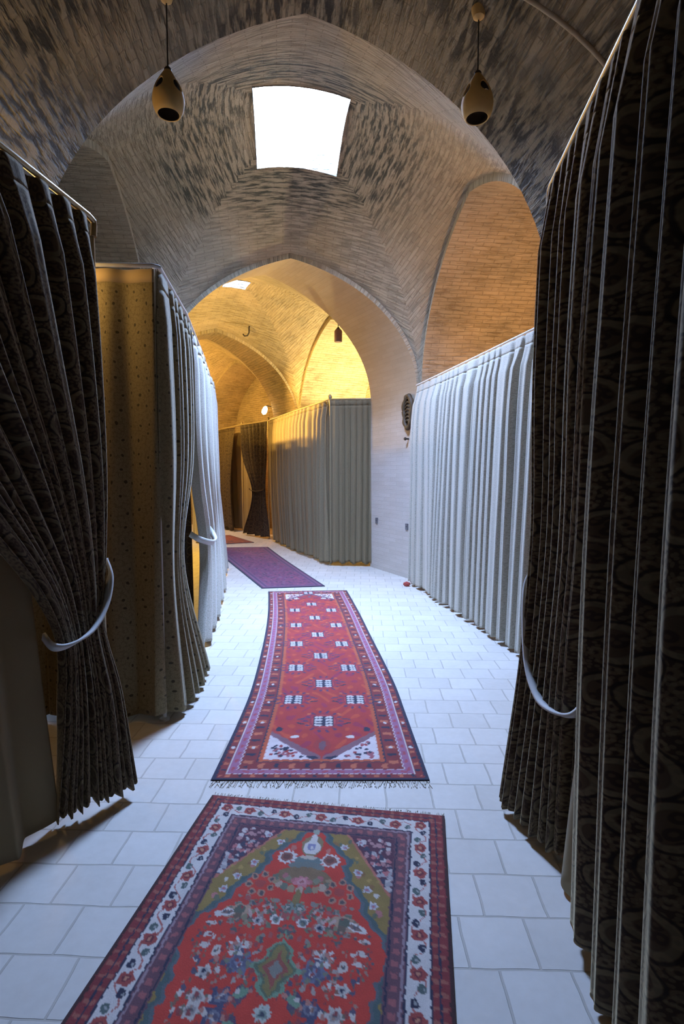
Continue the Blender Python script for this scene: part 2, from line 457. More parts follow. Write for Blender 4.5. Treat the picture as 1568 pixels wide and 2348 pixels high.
for nm, lo, hi in (('wall_outer_left', (-9.2, -6.2, 0), (-9, 18.2, ROOF1)), ('wall_outer_right', (5, -6.2, 0), (5.2, 18.2, ROOF1)),
                   ('wall_outer_front', (-9, -6.2, 0), (5, -6, ROOF1)), ('wall_outer_back', (-9, 18, 0), (5, 18.2, ROOF1))):
    bm = bmesh.new(); box(bm, lo, hi); struct(from_bm(nm, bm, M['roof'], smooth=False))
bm = bmesh.new(); box(bm, (-9.2, -6.2, -.2), (5.2, 18.2, 0)); struct(from_bm('floor', bm, M['floor'], smooth=False))

# ---------------------------------------------------------------- curtains
def resample(path, s):
    p = np.array(path, dtype=float)
    if len(p) > 2:   # smooth the corner-free plan line
        t = np.linspace(0, len(p) - 1, 200); out = []
        for u in t:
            i = min(int(u), len(p) - 2); f = u - i
            a, b_, c, d = p[max(i - 1, 0)], p[i], p[i + 1], p[min(i + 2, len(p) - 1)]
            out.append(.5 * (2 * b_ + (c - a) * f + (2 * a - 5 * b_ + 4 * c - d) * f ** 2 + (3 * b_ - a - 3 * c + d) * f ** 3))
        p = np.array(out)
    L = np.concatenate([[0], np.cumsum(np.linalg.norm(np.diff(p, axis=0), axis=1))])
    s = np.asarray(s) * L[-1]
    return np.stack([np.interp(s, L, p[:, 0]), np.interp(s, L, p[:, 1])], 1), L[-1]

def sm_noise(x, n, r):
    k = r.uniform(-1, 1, n + 3)
    t = np.clip(x, 0, 1) * n; i = np.minimum(t.astype(int), n - 1); f = t - i; f = f * f * (3 - 2 * f)
    return k[i] * (1 - f) + k[i + 1] * f

def rib_table(rise, top, fall, lift):
    """one period of a pressed pleat: quick rise, broad slightly tilted crest, quick fall, narrow valley"""
    n = 512; ph = (np.arange(n) + .5) / n
    y = np.interp(ph, [0, rise, rise + top, rise + top + fall, 1], [-1, 1 - lift, 1, -1, -1])
    k = np.exp(-.5 * (np.arange(-40, 41) / 13.0) ** 2); k /= k.sum()
    return np.convolve(np.concatenate([y[-40:], y, y[:40]]), k, 'valid')
RIB0 = rib_table(.14, .40, .16, .18)
RIBW = rib_table(.10, .62, .10, .10)
def rib(th, rev, tab=None):
    RIB = tab if tab is not None else RIB0
    f = (th / (2 * PI)) % 1.0
    if rev: f = 1 - f
    return np.interp(f * 512 - .5, np.arange(-1, 513), np.concatenate([RIB[-1:], RIB, RIB[:1]]))

def drape(rows, folds, seed, fullness=1.5, ns=None, nt=90, pinch=True, sharp=.35, hem=.012, warp=.35, fine=.06, side=0, rev=False, tab=None, pin=.35):
    """cloth hung along a plan line: rows = [(z, plan polyline, fold depth)], top first"""
    r = np.random.default_rng(seed)
    ns = ns or int(folds * 18)
    s = np.linspace(0, 1, ns + 1)
    zs = np.array([row[0] for row in rows]); X = np.stack([resample(row[1], s)[0] for row in rows])
    L0 = resample(rows[0][1], s)[1]
    amp = np.array([row[2] for row in rows])
    tt = np.linspace(0, 1, nt + 1); z = zs[0] + (zs[-1] - zs[0]) * tt
    order = np.argsort(zs)
    def hermite(vals):   # monotone-ish smooth interpolation down the rows
        zz = zs[order]; vv = vals[order]
        m = np.gradient(vv, zz, axis=0) if len(zz) > 2 else np.repeat((vv[1:] - vv[:1]) / (zz[1] - zz[0]), 2, axis=0)
        out = []
        for q in z:
            i = int(np.clip(np.searchsorted(zz, q) - 1, 0, len(zz) - 2)); h = zz[i + 1] - zz[i]; t = (q - zz[i]) / h
            out.append((2 * t ** 3 - 3 * t ** 2 + 1) * vv[i] + (t ** 3 - 2 * t ** 2 + t) * h * m[i] + (-2 * t ** 3 + 3 * t ** 2) * vv[i + 1] + (t ** 3 - t ** 2) * h * m[i + 1])
        return np.array(out)
    G = hermite(X); A = np.maximum(hermite(amp), .002)
    ph0 = folds * s + warp * sm_noise(s, max(3, int(folds * .7)), r)
    drift = sm_noise(s, max(3, int(folds * .5)), r) * .22
    av = 1 + .4 * sm_noise(s, max(3, int(folds * .9)), r)
    av2 = 1 + .45 * sm_noise(s, max(3, int(folds * .8)), r)
    V = np.zeros((nt + 1, ns + 1, 3))
    for k in range(nt + 1):
        t = tt[k]
        th = 2 * PI * (ph0 + drift * t)
        wv = np.sin(th) + sharp * .35 * np.sin(2 * th + .6) + fine * np.sin(3.1 * th + 5 * drift)
        lat = np.sin(2 * th) * .32
        if side:
            wv = side * rib(th, rev, tab) + fine * np.sin(3.1 * th + 5 * drift); lat = np.sin(2 * th) * .08
        a = A[k] * (av * (1 - t) + av2 * t)
        if pinch: a = a * (pin + (1 - pin) * min(1, t / .10))
        d = np.gradient(G[k], axis=0); d /= (np.linalg.norm(d, axis=1, keepdims=True) + 1e-9)
        nrm = np.stack([-d[:, 1], d[:, 0]], 1)
        off = nrm * (a * wv)[:, None] + d * (a * lat)[:, None]
        V[k, :, :2] = G[k] + off
        V[k, :, 2] = z[k] + (hem * np.sin(th * .5 + 1.3) * t ** 6)
    U = s * L0 * fullness
    UV = np.stack([np.broadcast_to(U, (nt + 1, ns + 1)), np.broadcast_to(z[:, None], (nt + 1, ns + 1))], 2)
    return V, UV

def sheet(name, V, UV, mat, parent, thick=.004, k0=0, k1=None):
    V = V[k0:k1]; UV = UV[k0:k1]
    nt, ns = V.shape[:2]
    idx = np.arange(nt * ns).reshape(nt, ns)
    F = np.stack([idx[:-1, :-1], idx[:-1, 1:], idx[1:, 1:], idx[1:, :-1]], -1).reshape(-1, 4)
    loc = np.array(parent.location) if parent else 0
    o = link_mesh(name, V.reshape(-1, 3) - loc, F.tolist(), mat, parent, UV.reshape(-1, 2))
    sd = o.modifiers.new('cloth', 'SOLIDIFY'); sd.thickness = thick; sd.offset = 0
    return o

def curtain(label, rows, folds, seed, mat, group='curtains of the booths along the corridor', head=.09, name='curtain', header=True, head_mat=None, **kw):
    V, UV = drape(rows, folds, seed, **kw)
    base = V[-1].mean(0); base[2] = 0
    th = thing(name, label, 'curtain', tuple(base), group)
    nt = V.shape[0]
    k = max(1, int(round(head / (rows[0][0] - rows[-1][0]) * (nt - 1))))
    if header:
        sheet('heading', V, UV, head_mat or mat, th, k1=k + 1)
        sheet('drape', V, UV, mat, th, k0=k)
    else:
        sheet('drape', V, UV, mat, th)
    return th, V

def tieback(parent, pts, w, mat, thick=.006):
    """a flat cotton band following a closed or open 3D path"""
    pts = np.array(pts, dtype=float); P = []
    n = 60
    t = np.linspace(0, len(pts) - 1, n)
    for u in t:
        i = min(int(u), len(pts) - 2); f = u - i
        a, b_, c, d = pts[max(i - 1, 0)], pts[i], pts[i + 1], pts[min(i + 2, len(pts) - 1)]
        P.append(.5 * (2 * b_ + (c - a) * f + (2 * a - 5 * b_ + 4 * c - d) * f ** 2 + (3 * b_ - a - 3 * c + d) * f ** 3))
    P = np.array(P); d = np.gradient(P, axis=0); d /= np.linalg.norm(d, axis=1, keepdims=True)
    cen = P.mean(0)
    out = P - cen; out -= (out * d).sum(1, keepdims=True) * d
    out /= (np.linalg.norm(out, axis=1, keepdims=True) + 1e-9)
    side = np.cross(d, out)
    rows = []
    for o_, s_ in ((thick, -.5), (thick, .5), (-thick, .5), (-thick, -.5)):
        rows.append(P + out * o_ + side * w * s_)
    V = np.concatenate(rows) - np.array(parent.location); F = []
    for a in range(4):
        b_ = (a + 1) % 4
        for i in range(n - 1): F.append((a * n + i, a * n + i + 1, b_ * n + i + 1, b_ * n + i))
    F += [(0, n, 2 * n, 3 * n), (n - 1, 4 * n - 1, 3 * n - 1, 2 * n - 1)]
    return link_mesh('tieback', V, F, mat, parent)

def frame(label, path, posts, mat, r=.012, name='curtain_rail', finials=(), elbow=False):
    """tube rail at the curtain top carried by thin floor posts"""
    ztop = path[0][2]
    th = thing(name, label, 'curtain rail', (posts[0][0], posts[0][1], 0), 'tube rails of the curtained booths')
    bm = bmesh.new(); tube(bm, local(th, path), r); from_bm('rail', bm, mat, th)
    for x, y in posts:
        bm = bmesh.new(); tube(bm, local(th, [(x, y, 0), (x, y, ztop)]), r); 
        lathe(bm, [(.03, 0), (.03, .012), (r, .02)], 16, Matrix.Translation(Vector(local(th, [(x, y, 0)])[0])))
        from_bm('post', bm, mat, th)
    for x, y in finials:
        bm = bmesh.new()
        lathe(bm, [(.008, -.01), (.018, .004), (.03, .03), (.03, .05), (.016, .075), (.004, .085)], 16, Matrix.Translation(Vector(local(th, [(x, y, ztop)])[0])))
        from_bm('finial', bm, mat, th)
    return th

ZT = 2.66
# --- near left booth: tied-back paisley curtain
t, V = curtain('dark brown paisley curtain at left front, swept aside by a long white tie',
    [(ZT, [(-1.157, 2.64), (-1.234, 2.09), (-1.42, .72)], .055), (2.0, [(-1.15, 2.64), (-1.21, 2.15), (-1.36, 1.25)], .065),
     (1.4, [(-1.145, 2.63), (-1.18, 2.35), (-1.27, 1.85)], .055), (1.0, [(-1.14, 2.59), (-1.16, 2.42), (-1.20, 2.18)], .035),
     (.83, [(-1.13, 2.55), (-1.15, 2.42), (-1.185, 2.27)], .028), (.5, [(-1.05, 2.53), (-1.10, 2.40), (-1.18, 2.26)], .035),
     (.06, [(-.965, 2.50), (-1.06, 2.36), (-1.20, 2.23)], .032)],
    13, 11, M['near'], side=1, ns=460, nt=150, pinch=True, sharp=.5, hem=.02)
tieback(t, [(-1.13, 2.64, 1.08), (-1.095, 2.59, 1.02), (-1.085, 2.51, .90), (-1.095, 2.40, .815), (-1.13, 2.28, .785), (-1.175, 2.22, .79), (-1.23, 2.24, .83)], .042, M['tie'])
frame('brass-coloured tube rail carrying the tied-back paisley curtain at the left front',
      [(-1.157, 2.665, ZT - .06), (-1.157, 2.672, ZT - .01), (-1.157, 2.668, ZT + .01), (-1.165, 2.63, ZT + .022), (-1.234, 2.09, ZT + .022), (-1.44, .55, ZT + .022), (-1.5, -.4, ZT + .022)],
      [(-1.17, 2.67), (-1.5, -.4)], M['rail'], .014)
curtain('plain beige inner curtain hanging behind the swept-aside paisley curtain at left',
    [(2.6, [(-1.33, 2.27), (-1.43, 1.8), (-1.55, 1.2)], .02), (1.2, [(-1.31, 2.26), (-1.42, 1.8), (-1.53, 1.2)], .03), (.04, [(-1.21, 2.25), (-1.32, 1.85), (-1.45, 1.3)], .04)],
    5, 5, M['lining'], name='inner_curtain', header=False, nt=50)

# --- second left booth: corner curtain
curtain('flat olive brown curtain facing the viewer across the end of the second left booth',
    [(ZT, [(-1.07, 3.25), (-2.3, 3.22)], .014), (1.5, [(-1.06, 3.25), (-2.3, 3.22)], .03), (.05, [(-1.05, 3.24), (-2.3, 3.2)], .045)],
    5, 23, M['mid'], head=.06, head_mat=M['band'], pinch=False, nt=70, hem=.015)
curtain('olive curtain at the front corner of the left run, before the dark slit',
    [(ZT, [(-1.055, 3.27), (-1.10, 3.7), (-1.2, 4.47)], .03), (1.6, [(-1.04, 3.26), (-1.09, 3.7), (-1.2, 4.38)], .04), (.9, [(-1.05, 3.26), (-1.11, 3.65), (-1.22, 4.12)], .035), (.04, [(-1.03, 3.25), (-1.0, 3.65), (-1.06, 4.1)], .05)],
    6, 31, M['mid'], side=-1, rev=True, nt=80)
t, V = curtain('long pale bluish curtain bulging along the left side past the dark slit',
    [(ZT, [(-1.21, 4.5), (-1.42, 5.8), (-1.82, 7.98), (-2.35, 9.5), (-3.4, 12.4)], .035), (1.4, [(-1.2, 4.55), (-1.38, 5.7), (-1.75, 7.7), (-2.2, 9.45), (-3.35, 12.4)], .05),
     (.92, [(-1.22, 4.85), (-1.36, 5.7), (-1.72, 7.6), (-2.12, 9.4), (-3.3, 12.4)], .05), (.04, [(-1.15, 4.5), (-1.36, 5.9), (-1.62, 7.4), (-2.02, 9.3), (-3.3, 12.4)], .055)],
    20, 44, M['pale'], side=-1, rev=True, ns=520, nt=90)
tieback(t, [(-1.3, 4.72, .98), (-1.22, 4.70, .94), (-1.14, 4.78, .9), (-1.14, 4.95, .9), (-1.19, 5.08, .94), (-1.24, 5.1, 1.0)], .05, M['tie'])
curtain('dark brown sheet added for the shade inside the dark slit in the left run',
    [(2.5, [(-1.40, 5.05), (-2.35, 4.85)], .02), (.03, [(-1.38, 5.05), (-2.35, 4.85)], .03)], 8, 19, M['dark_cloth'], name='inner_curtain', header=False, nt=30)  # dark sheet added to block the view where the gap holds only shade
frame('white tube rail along the top of the second left booth and its side run',
      [(-2.35, 3.2, ZT + .02), (-1.08, 3.245, ZT + .02), (-1.05, 3.27, ZT + .02), (-1.157, 4.2, ZT + .02), (-1.42, 5.8, ZT + .02), (-1.82, 7.98, ZT + .02), (-2.35, 9.5, ZT + .02), (-3.4, 12.4, ZT + .02)],
      [(-1.08, 3.28), (-2.35, 3.2), (-3.4, 12.4)], M['white_rail'], .012)

# --- near right: tied curtain, straight curtain, inner lining
t, V = curtain('brown paisley curtain on the right gathered behind a hanging white loop',
    [(ZT, [(.864, 2.37), (.81, 1.95), (.755, 1.5)], .045), (1.9, [(.86, 2.37), (.82, 2.0), (.775, 1.63)], .055),
     (1.2, [(.85, 2.38), (.84, 2.1), (.82, 1.82)], .04), (.8, [(.83, 2.39), (.84, 2.15), (.85, 1.95)], .04), (.04, [(.755, 2.41), (.79, 2.2), (.86, 2.02)], .045)],
    9, 71, M['near'], side=-1, ns=340, nt=150, sharp=.5, hem=.02)
tieback(t, [(.90, 2.44, 1.06), (.83, 2.43, 1.05), (.80, 2.38, .95), (.785, 2.3, .72), (.78, 2.18, .62), (.79, 2.06, .60), (.83, 1.94, .63), (.88, 1.9, .72)], .032, M['tie'])
curtain('large straight brown paisley curtain filling the right edge of the view',
    [(ZT, [(.75, 1.49), (.7, 1.1), (.62, .45), (.58, 0.0)], .055), (1.3, [(.79, 1.68), (.72, 1.2), (.63, .5), (.58, 0.0)], .065), (.05, [(.80, 1.74), (.71, 1.25), (.62, .5), (.57, 0.0)], .05)],
    9, 83, M['near'], side=-1, ns=420, nt=150, sharp=.4)
curtain('plain beige inner curtain showing between the two paisley curtains on the right',
    [(2.6, [(.96, 2.04), (.92, 1.84), (.95, 1.3)], .01), (1.2, [(.93, 2.03), (.895, 1.84), (.92, 1.4)], .014), (.03, [(.85, 2.01), (.80, 1.80), (.85, 1.45)], .018)],
    3, 9, M['lining'], name='inner_curtain', header=False, nt=40, ns=80, pinch=False)
frame('thin brass-coloured tube rail above the right-hand paisley curtains',
      [(.868, 2.40, ZT - .07), (.868, 2.41, ZT - .01), (.866, 2.40, ZT + .015), (.86, 2.36, ZT + .022), (.747, 1.458, ZT + .022), (.62, .4, ZT + .022), (.55, -.4, ZT + .022)],
      [(.885, 2.41), (.55, -.4)], M['rail'], .012)

# --- right side run lit by the skylight
curtain('pale blue-grey pleated curtain along the right wall, lit by the skylight',
    [(ZT, [(1.60, 4.42), (1.3, 6.0), (1.01, 7.5)], .03), (2.4, [(1.60, 4.42), (1.3, 6.0), (1.0, 7.48)], .06), (1.3, [(1.56, 4.4), (1.27, 5.95), (.99, 7.46)], .075), (.04, [(1.50, 4.37), (1.24, 5.9), (.975, 7.43)], .07)],
    19, 52, M['pale'], side=1, rev=True, tab=RIBW, pin=.1, warp=.55, ns=640, nt=110, sharp=.7)
frame('thin tube rail along the top of the pale blue-grey curtain on the right',
      [(1.625, 4.3, ZT + .015), (1.3, 6.0, ZT + .015), (1.0, 7.53, ZT + .015)], [(1.625, 4.3), (1.05, 7.4)], M['white_rail'], .01)

# --- booth past the pier
curtain('grey green curtain across the end of the far right booth, beside the pale pier',
    [(ZT, [(.49, 8.86), (-.19, 8.93)], .02), (1.4, [(.49, 8.85), (-.19, 8.92)], .035), (.055, [(.48, 8.83), (-.19, 8.9)], .035)],
    7, 61, M['sage'], pinch=False, nt=60, hem=.02)
curtain('long dark olive curtain along the far right booth, its top lit yellow',
    [(ZT, [(-.2, 8.98), (-.9, 10.6), (-1.62, 12.5)], .05), (1.3, [(-.2, 8.98), (-.9, 10.6), (-1.58, 12.4)], .075), (.04, [(-.2, 8.95), (-.85, 10.5), (-1.5, 12.2)], .07)],
    17, 62, M['sage'], side=-1, rev=True, ns=420, nt=70)
frame('brass-coloured rail around the far right booth with knobs on its corner posts',
      [(.53, 8.87, ZT + .015), (-.18, 8.95, ZT + .015), (-.21, 8.98, ZT + .015), (-.9, 10.6, ZT + .015), (-1.66, 12.55, ZT + .015), (-2.55, 13.75, ZT + .015), (-3.5, 15.4, ZT + .015)],
      [(-.19, 8.96), (.52, 8.88), (-1.66, 12.57), (-2.45, 13.75), (-3.5, 15.4)], M['rail'], .014, finials=((-.19, 8.96), (-1.66, 12.57), (-2.45, 13.68)))
t, V = curtain('dark brown curtain pulled into an hourglass at the far end of the corridor',
    [(ZT, [(-1.69, 12.62), (-2.5, 13.66)], .03), (1.9, [(-1.7, 12.6), (-2.42, 13.55)], .04), (1.1, [(-1.77, 12.66), (-2.1, 13.1)], .04), (.05, [(-1.69, 12.5), (-2.36, 13.4)], .05)],
    7, 92, M['dark_cloth'], nt=60)
tieback(t, [(-1.76, 12.55, 1.14), (-1.82, 12.62, 1.11), (-2.0, 12.86, 1.08), (-2.17, 13.12, 1.1), (-2.2, 13.2, 1.13)], .04, M['dark_cloth'])
curtain('orange-lit beige inner curtain behind the hourglass curtain at the far end',
    [(2.55, [(-2.0, 13.55), (-3.3, 15.4)], .02), (.04, [(-2.0, 13.5), (-3.2, 15.3)], .04)], 7, 14, M['lining'], name='inner_curtain', header=False, nt=30)
curtain('dark brown curtain strip at the far left end of the corridor opening',
    [(ZT, [(-2.72, 14.25), (-3.5, 15.4)], .03), (1.2, [(-2.84, 14.3), (-3.5, 15.3)], .035), (.04, [(-2.75, 14.1), (-3.5, 15.3)], .04)], 5, 15, M['dark_cloth'], nt=40)

# ---------------------------------------------------------------- rugs
class Canvas:
    def __init__(s, a, b, base):
        s.a, s.b = a, b; s.c = np.ones(a.shape + (3,)) * np.array(base)
    def put(s, mask, col): s.c[mask] = col
    def ell(s, x, y, rx, ry, col, rot=0):
        u, v = s.a - x, s.b - y
        if rot: u, v = u * math.cos(rot) + v * math.sin(rot), -u * math.sin(rot) + v * math.cos(rot)
        s.put((u / rx) ** 2 + (v / ry) ** 2 < 1, col)
    def rosette(s, x, y, r, petals, col, core, n=8, inner=.42, lobes=.15):
        u, v = s.a - x, s.b - y; d = np.hypot(u, v); th = np.arctan2(v, u)
        s.put(d < r * (1 - lobes + lobes * np.cos(n * th)), petals)
        s.put(d < r * inner * 1.25, col); s.put(d < r * inner * .7, core)
    def poly(s, pts, col):
        inside = np.zeros(s.a.shape, bool); n = len(pts)
        for i in range(n):
            (x0, y0), (x1, y1) = pts[i], pts[(i + 1) % n]
            c = ((y0 > s.b) != (y1 > s.b))
            with np.errstate(divide='ignore', invalid='ignore'):
                xi = (x1 - x0) * (s.b - y0) / (y1 - y0 + 1e-12) + x0
            inside ^= c & (s.a < xi)
        s.put(inside, col)

RED, CREAM, NAVY = (.47, .05, .032), (.56, .52, .48), (.026, .028, .055)
BRED, MAUVE, OLIVE, TEAL, PINK, GREY = (.2, .032, .034), (.30, .12, .2), (.24, .165, .05), (.07, .105, .10), (.5, .2, .2), (.2, .2, .24)
ORANGE, BROWN, GREEN = (.42, .09, .04), (.14, .07, .045), (.16, .26, .17)

def rug_mesh(name, cv, pos, mat, label):
    nb, na = cv.a.shape
    V = pos.reshape(-1, 3)
    base = V.mean(0); base[2] = 0
    th = thing(name, label, 'rug', tuple(base), 'rugs laid along the corridor floor')
    idx = np.arange(nb * na).reshape(nb, na)
    F = np.stack([idx[:-1, :-1], idx[1:, :-1], idx[1:, 1:], idx[:-1, 1:]], -1).reshape(-1, 4)
    o = link_mesh('pile', V - base, F.tolist(), mat, th, uv=np.stack([cv.a, cv.b], 2).reshape(-1, 2))
    me = o.data
    at = me.color_attributes.new('weave', 'FLOAT_COLOR', 'POINT')
    c4 = np.concatenate([cv.c, np.ones((nb, na, 1))], 2).astype(np.float32)
    at.data.foreach_set('color', c4.ravel())
    sd = o.modifiers.new('pile', 'SOLIDIFY'); sd.thickness = .009; sd.offset = -1
    if o.data.polygons[0].normal.z < 0:
        o.data.flip_normals()
    return th

def weave(name):
    m = N(name)
    at = m.n('ShaderNodeVertexColor', layer_name='weave')
    uv = m.uv()
    nz = m.noise(uv, 14, 4); knot = m.noise(m.uv(260, 200), 1, 1)
    c = m.mixc(1.0, at.outputs['Color'], m.mixc(nz, (.75, .74, .74), (1.22, 1.2, 1.2)), 'MULTIPLY')
    c = m.mixc(1.0, c, m.mixc(knot, (.8, .8, .8), (1.18, 1.18, 1.18)), 'MULTIPLY')
    m.col(c); m.rough(.95); m.b.inputs['Sheen Weight'].default_value = .12
    m.bump(knot, .35, .003)
    return m.m
M['weave'] = weave('hand-knotted wool pile')

def fringe(parent, p0, p1, out, n, ln, seed):
    r = np.random.default_rng(seed)
    p0, p1, out = map(np.array, (p0, p1, out)); d = (p1 - p0) / np.linalg.norm(p1 - p0)
    V, F = [], []
    for k in range(n):
        c = p0 + (p1 - p0) * (k + .5) / n; w = np.linalg.norm(p1 - p0) / n * .36
        L = ln * r.uniform(.75, 1.15); sk = r.uniform(-.3, .3) * ln
        q = [c - d * w, c + d * w, c + d * (w * .5 + sk) + out * L, c + d * (-w * .5 + sk) + out * L]
        i = len(V)
        for z in (.001, .005):
            V += [(x[0], x[1], z) for x in q]
        F += [(i + 4, i + 5, i + 6, i + 7), (i, i + 3, i + 2, i + 1), (i, i + 1, i + 5, i + 4), (i + 2, i + 3, i + 7, i + 6), (i + 1, i + 2, i + 6, i + 5), (i + 3, i, i + 4, i + 7)]
    V = np.array(V) - np.array(parent.location)
    return link_mesh('fringe', V, F, M['fringe'], parent, smooth=False)

# --- near rug: red lobed field, olive spandrels, cream flowered border
def near_rug():
    HW, LN = .53, 1.95
    na, nb = 236, 430
    a1 = np.linspace(-HW, HW, na); b1 = np.linspace(0, LN, nb)
    A, Bm = np.meshgrid(a1, b1)
    r = np.random.default_rng(3)
    wob = .0035 * np.sin(A * 190 + Bm * 40) + .003 * np.sin(Bm * 210 - A * 60)
    cv = Canvas(A + wob * .5, Bm + wob * .5, BRED)
    a, b = cv.a, cv.b
    bs = np.minimum(b, LN - b)
    e = np.minimum(HW - np.abs(a), bs + .012)           # distance from the edge
    cv.put(e < .012, (.05, .02, .02))
    zig = np.sin((np.where(HW - np.abs(a) < bs, b, a)) * 150)
    cv.put((e > .018) & (e < .06) & (zig > .55), (.3, .1, .07))
    cv.put((e > .036) & (e < .042), NAVY)
    cv.put((e > .062) & (e < .068), NAVY)
    cv.put((e >= .068) & (e < .138), CREAM)
    cv.put((e >= .138) & (e < .144), NAVY)
    cv.put((e >= .144) & (e < .205), (.13, .06, .075))
    cv.put((e > .165) & (e < .185) & (zig > .1), (.3, .1, .1))
    cv.put((e > .148) & (e < .156), (.28, .2, .22)); cv.put((e > .194) & (e < .2), NAVY)
    # flowers and vine of the cream border
    def border(pt, k, tang):
        x, y = pt
        if k % 3 == 0:
            cv.rosette(x, y, .027, (.3, .06, .05), (.14, .03, .04), (.45, .2, .12), 5, .4, .1)
        else:
            s = .011 if k % 3 == 1 else -.011
            cv.ell(x + (0 if tang else s), y + (s if tang else 0), .0125, .0155, NAVY if k % 2 else (.08, .11, .1))
            cv.ell(x + (0 if tang else s) + .004, y + (s if tang else 0), .004, .005, (.3, .3, .28))
    m_ = .103
    for sgn in (-1, 1):
        vine = (HW - m_) + .022 * np.sin(b * 48)
        cv.put((np.abs(np.abs(a) - vine) < .0028) & (a * sgn > 0) & (e > .07) & (e < .136), (.38, .12, .1))
        n = 38
        for k in range(n):
            border((sgn * (HW - m_), m_ - .02 + (LN - 2 * m_) * k / (n - 1)), k, False)
    for yy in (m_ - .012, LN - m_ + .012):
        vine = .02 * np.sin(a * 48)
        cv.put((np.abs(b - yy - vine) < .0028) & (np.abs(a) < HW - .14), (.38, .12, .1))
        n = 17
        for k in range(1, n - 1): border((-(HW - m_) + 2 * (HW - m_) * k / (n - 1), yy), k + 1, True)
    # field
    fld = e > .205
    cv.put(fld, OLIVE)
    bb = bs
    # corner pieces, dark floral
    tri = fld & (np.abs(a) > .325 - (.50 - bb) * .62) & (bb < .5)
    cv.put(tri, (.09, .035, .055))
    edge = fld & (np.abs(np.abs(a) - (.325 - (.50 - bb) * .62)) < .006) & (bb < .5)
    cv.put(edge, (.4, .14, .1))
    for k in range(70):
        y = r.uniform(.2, .48); x = r.uniform(.325 - (.50 - y) * .62 + .012, .32)
        if x > .32: continue
        c = [(.45, .4, .38), (.4, .14, .14), (.32, .3, .3), (.05, .05, .08), (.36, .2, .2)][k % 5]
        rr = r.uniform(.006, .012)
        for s in (-1, 1):
            for yy in (y, LN - y): cv.ell(s * x, yy, rr, rr * r.uniform(.8, 1.3), c)
    # spandrel scrolls
    for k in range(90):
        y = r.uniform(.22, .92); x = r.uniform(.05, .31)
        c = [(.34, .23, .07), (.12, .13, .08), (.4, .16, .15), (.5, .46, .4), (.22, .12, .05)][k % 5]
        rr = r.uniform(.005, .012)
        for s in (-1, 1):
            for yy in (y, LN - y):
                mk = ((a - s * x) / rr) ** 2 + ((b - yy) / (rr * 1.3)) ** 2 < 1
                cv.put(mk & fld & ~tri, c)
    for x, y in ((.19, .235), (.2, .40), (.27, .55), (.13, .27), (.24, .48), (.29, .66)):
        for s in (-1, 1):
            for yy in (y, LN - y): cv.rosette(s * x, yy, .018, (.5, .47, .46), (.3, .28, .33), (.4, .14, .14), 6)
    # lobed red medallion field
    kb = [.165, .2, .24, .29, .33, .36, .4, .46, .52, .57, .6, .66, .72, .78, .84, .9, .975]
    kw = [.0, .03, .05, .09, .135, .142, .138, .165, .215, .228, .236, .29, .322, .325, .305, .295, .29]
    w = np.interp(bb, kb, kw)
    w = w + .006 * np.sin(bb * 95)
    cv.put(fld & (np.abs(a) < w + .030) & (bb > .15), TEAL)
    cv.put(fld & (np.abs(a) < w + .012) & (bb > .15), (.10, .12, .13))
    med = fld & (np.abs(a) < w) & (bb > .168)
    cv.put(med, RED)
    # medallion flowers
    def pair(fn, x, y):
        for s in ((-1, 1) if abs(x) > .001 else (1,)):
            for yy in (y, LN - y): fn(s * x, yy, s)
    def leafspray(x, y, s):
        for k in range(9):
            th = -2.4 + k * .55
            cv.ell(x + .062 * math.cos(th), y + .062 * math.sin(th), .012, .006, (.34, .28, .24), th)
        for k in range(6):
            th = k * 1.05
            cv.ell(x + .034 * math.cos(th), y + .034 * math.sin(th), .01, .007, (.17, .17, .12), th)
    # pinnacle flame and vase
    for yy, sg in ((.275, 1), (LN - .275, -1)):
        cv.ell(0, yy, .042, .062, (.22, .17, .09)); cv.ell(0, yy + .012 * sg, .034, .04, CREAM); cv.ell(0, yy - .04 * sg, .012, .03, CREAM)
        cv.ell(0, yy + .008 * sg, .018, .022, (.22, .22, .34)); cv.ell(0, yy + .012 * sg, .007, .01, CREAM)
        cv.ell(0, yy - .085 * sg, .014, .016, (.28, .3, .24))
        cv.ell(0, yy + .085 * sg, .06, .022, (.13, .17, .16)); cv.ell(0, yy + .07 * sg, .036, .01, (.45, .38, .3))
        cv.ell(0, yy + .12 * sg, .07, .025, (.15, .17, .15))
        cv.ell(0, yy + .17 * sg, .1, .045, (.2, .13, .07))
        for k in range(11):
            th = PI * k / 10
            cv.ell(.1 * math.cos(th), yy + (.19 + .05 * math.sin(th)) * sg, .014, .018, [(.3, .22, .13), (.13, .14, .1), (.4, .3, .22)][k % 3])
        for k in range(7):
            th = PI * (k + .5) / 7
            cv.ell(.068 * math.cos(th), yy + (.17 + .03 * math.sin(th)) * sg, .012, .014, [(.36, .13, .13), (.2, .2, .13)][k % 2])
        cv.rosette(0, yy + .2 * sg, .032, (.45, .17, .18), (.5, .25, .25), (.3, .1, .1), 7)
        cv.ell(0, yy + .29 * sg, .012, .05, (.2, .15, .06))
    pair(lambda x, y, s: cv.rosette(x, y, .04, CREAM, (.24, .09, .07), (.14, .06, .05), 12, .5, .12), .085, .352)
    pair(lambda x, y, s: cv.ell(x, y, .011, .016, (.42, .15, .12)), .07, .30)
    def ring(x, y, s):
        for k in range(7):
            th = 2 * PI * k / 7 + .3
            cv.ell(x + .042 * math.cos(th), y + .048 * math.sin(th), .0135, .0155, (.36, .19, .13)); cv.ell(x + .042 * math.cos(th), y + .048 * math.sin(th), .007, .009, (.08, .07, .07))
        cv.ell(x, y, .02, .02, (.33, .06, .05))
    pair(ring, .145, .505)
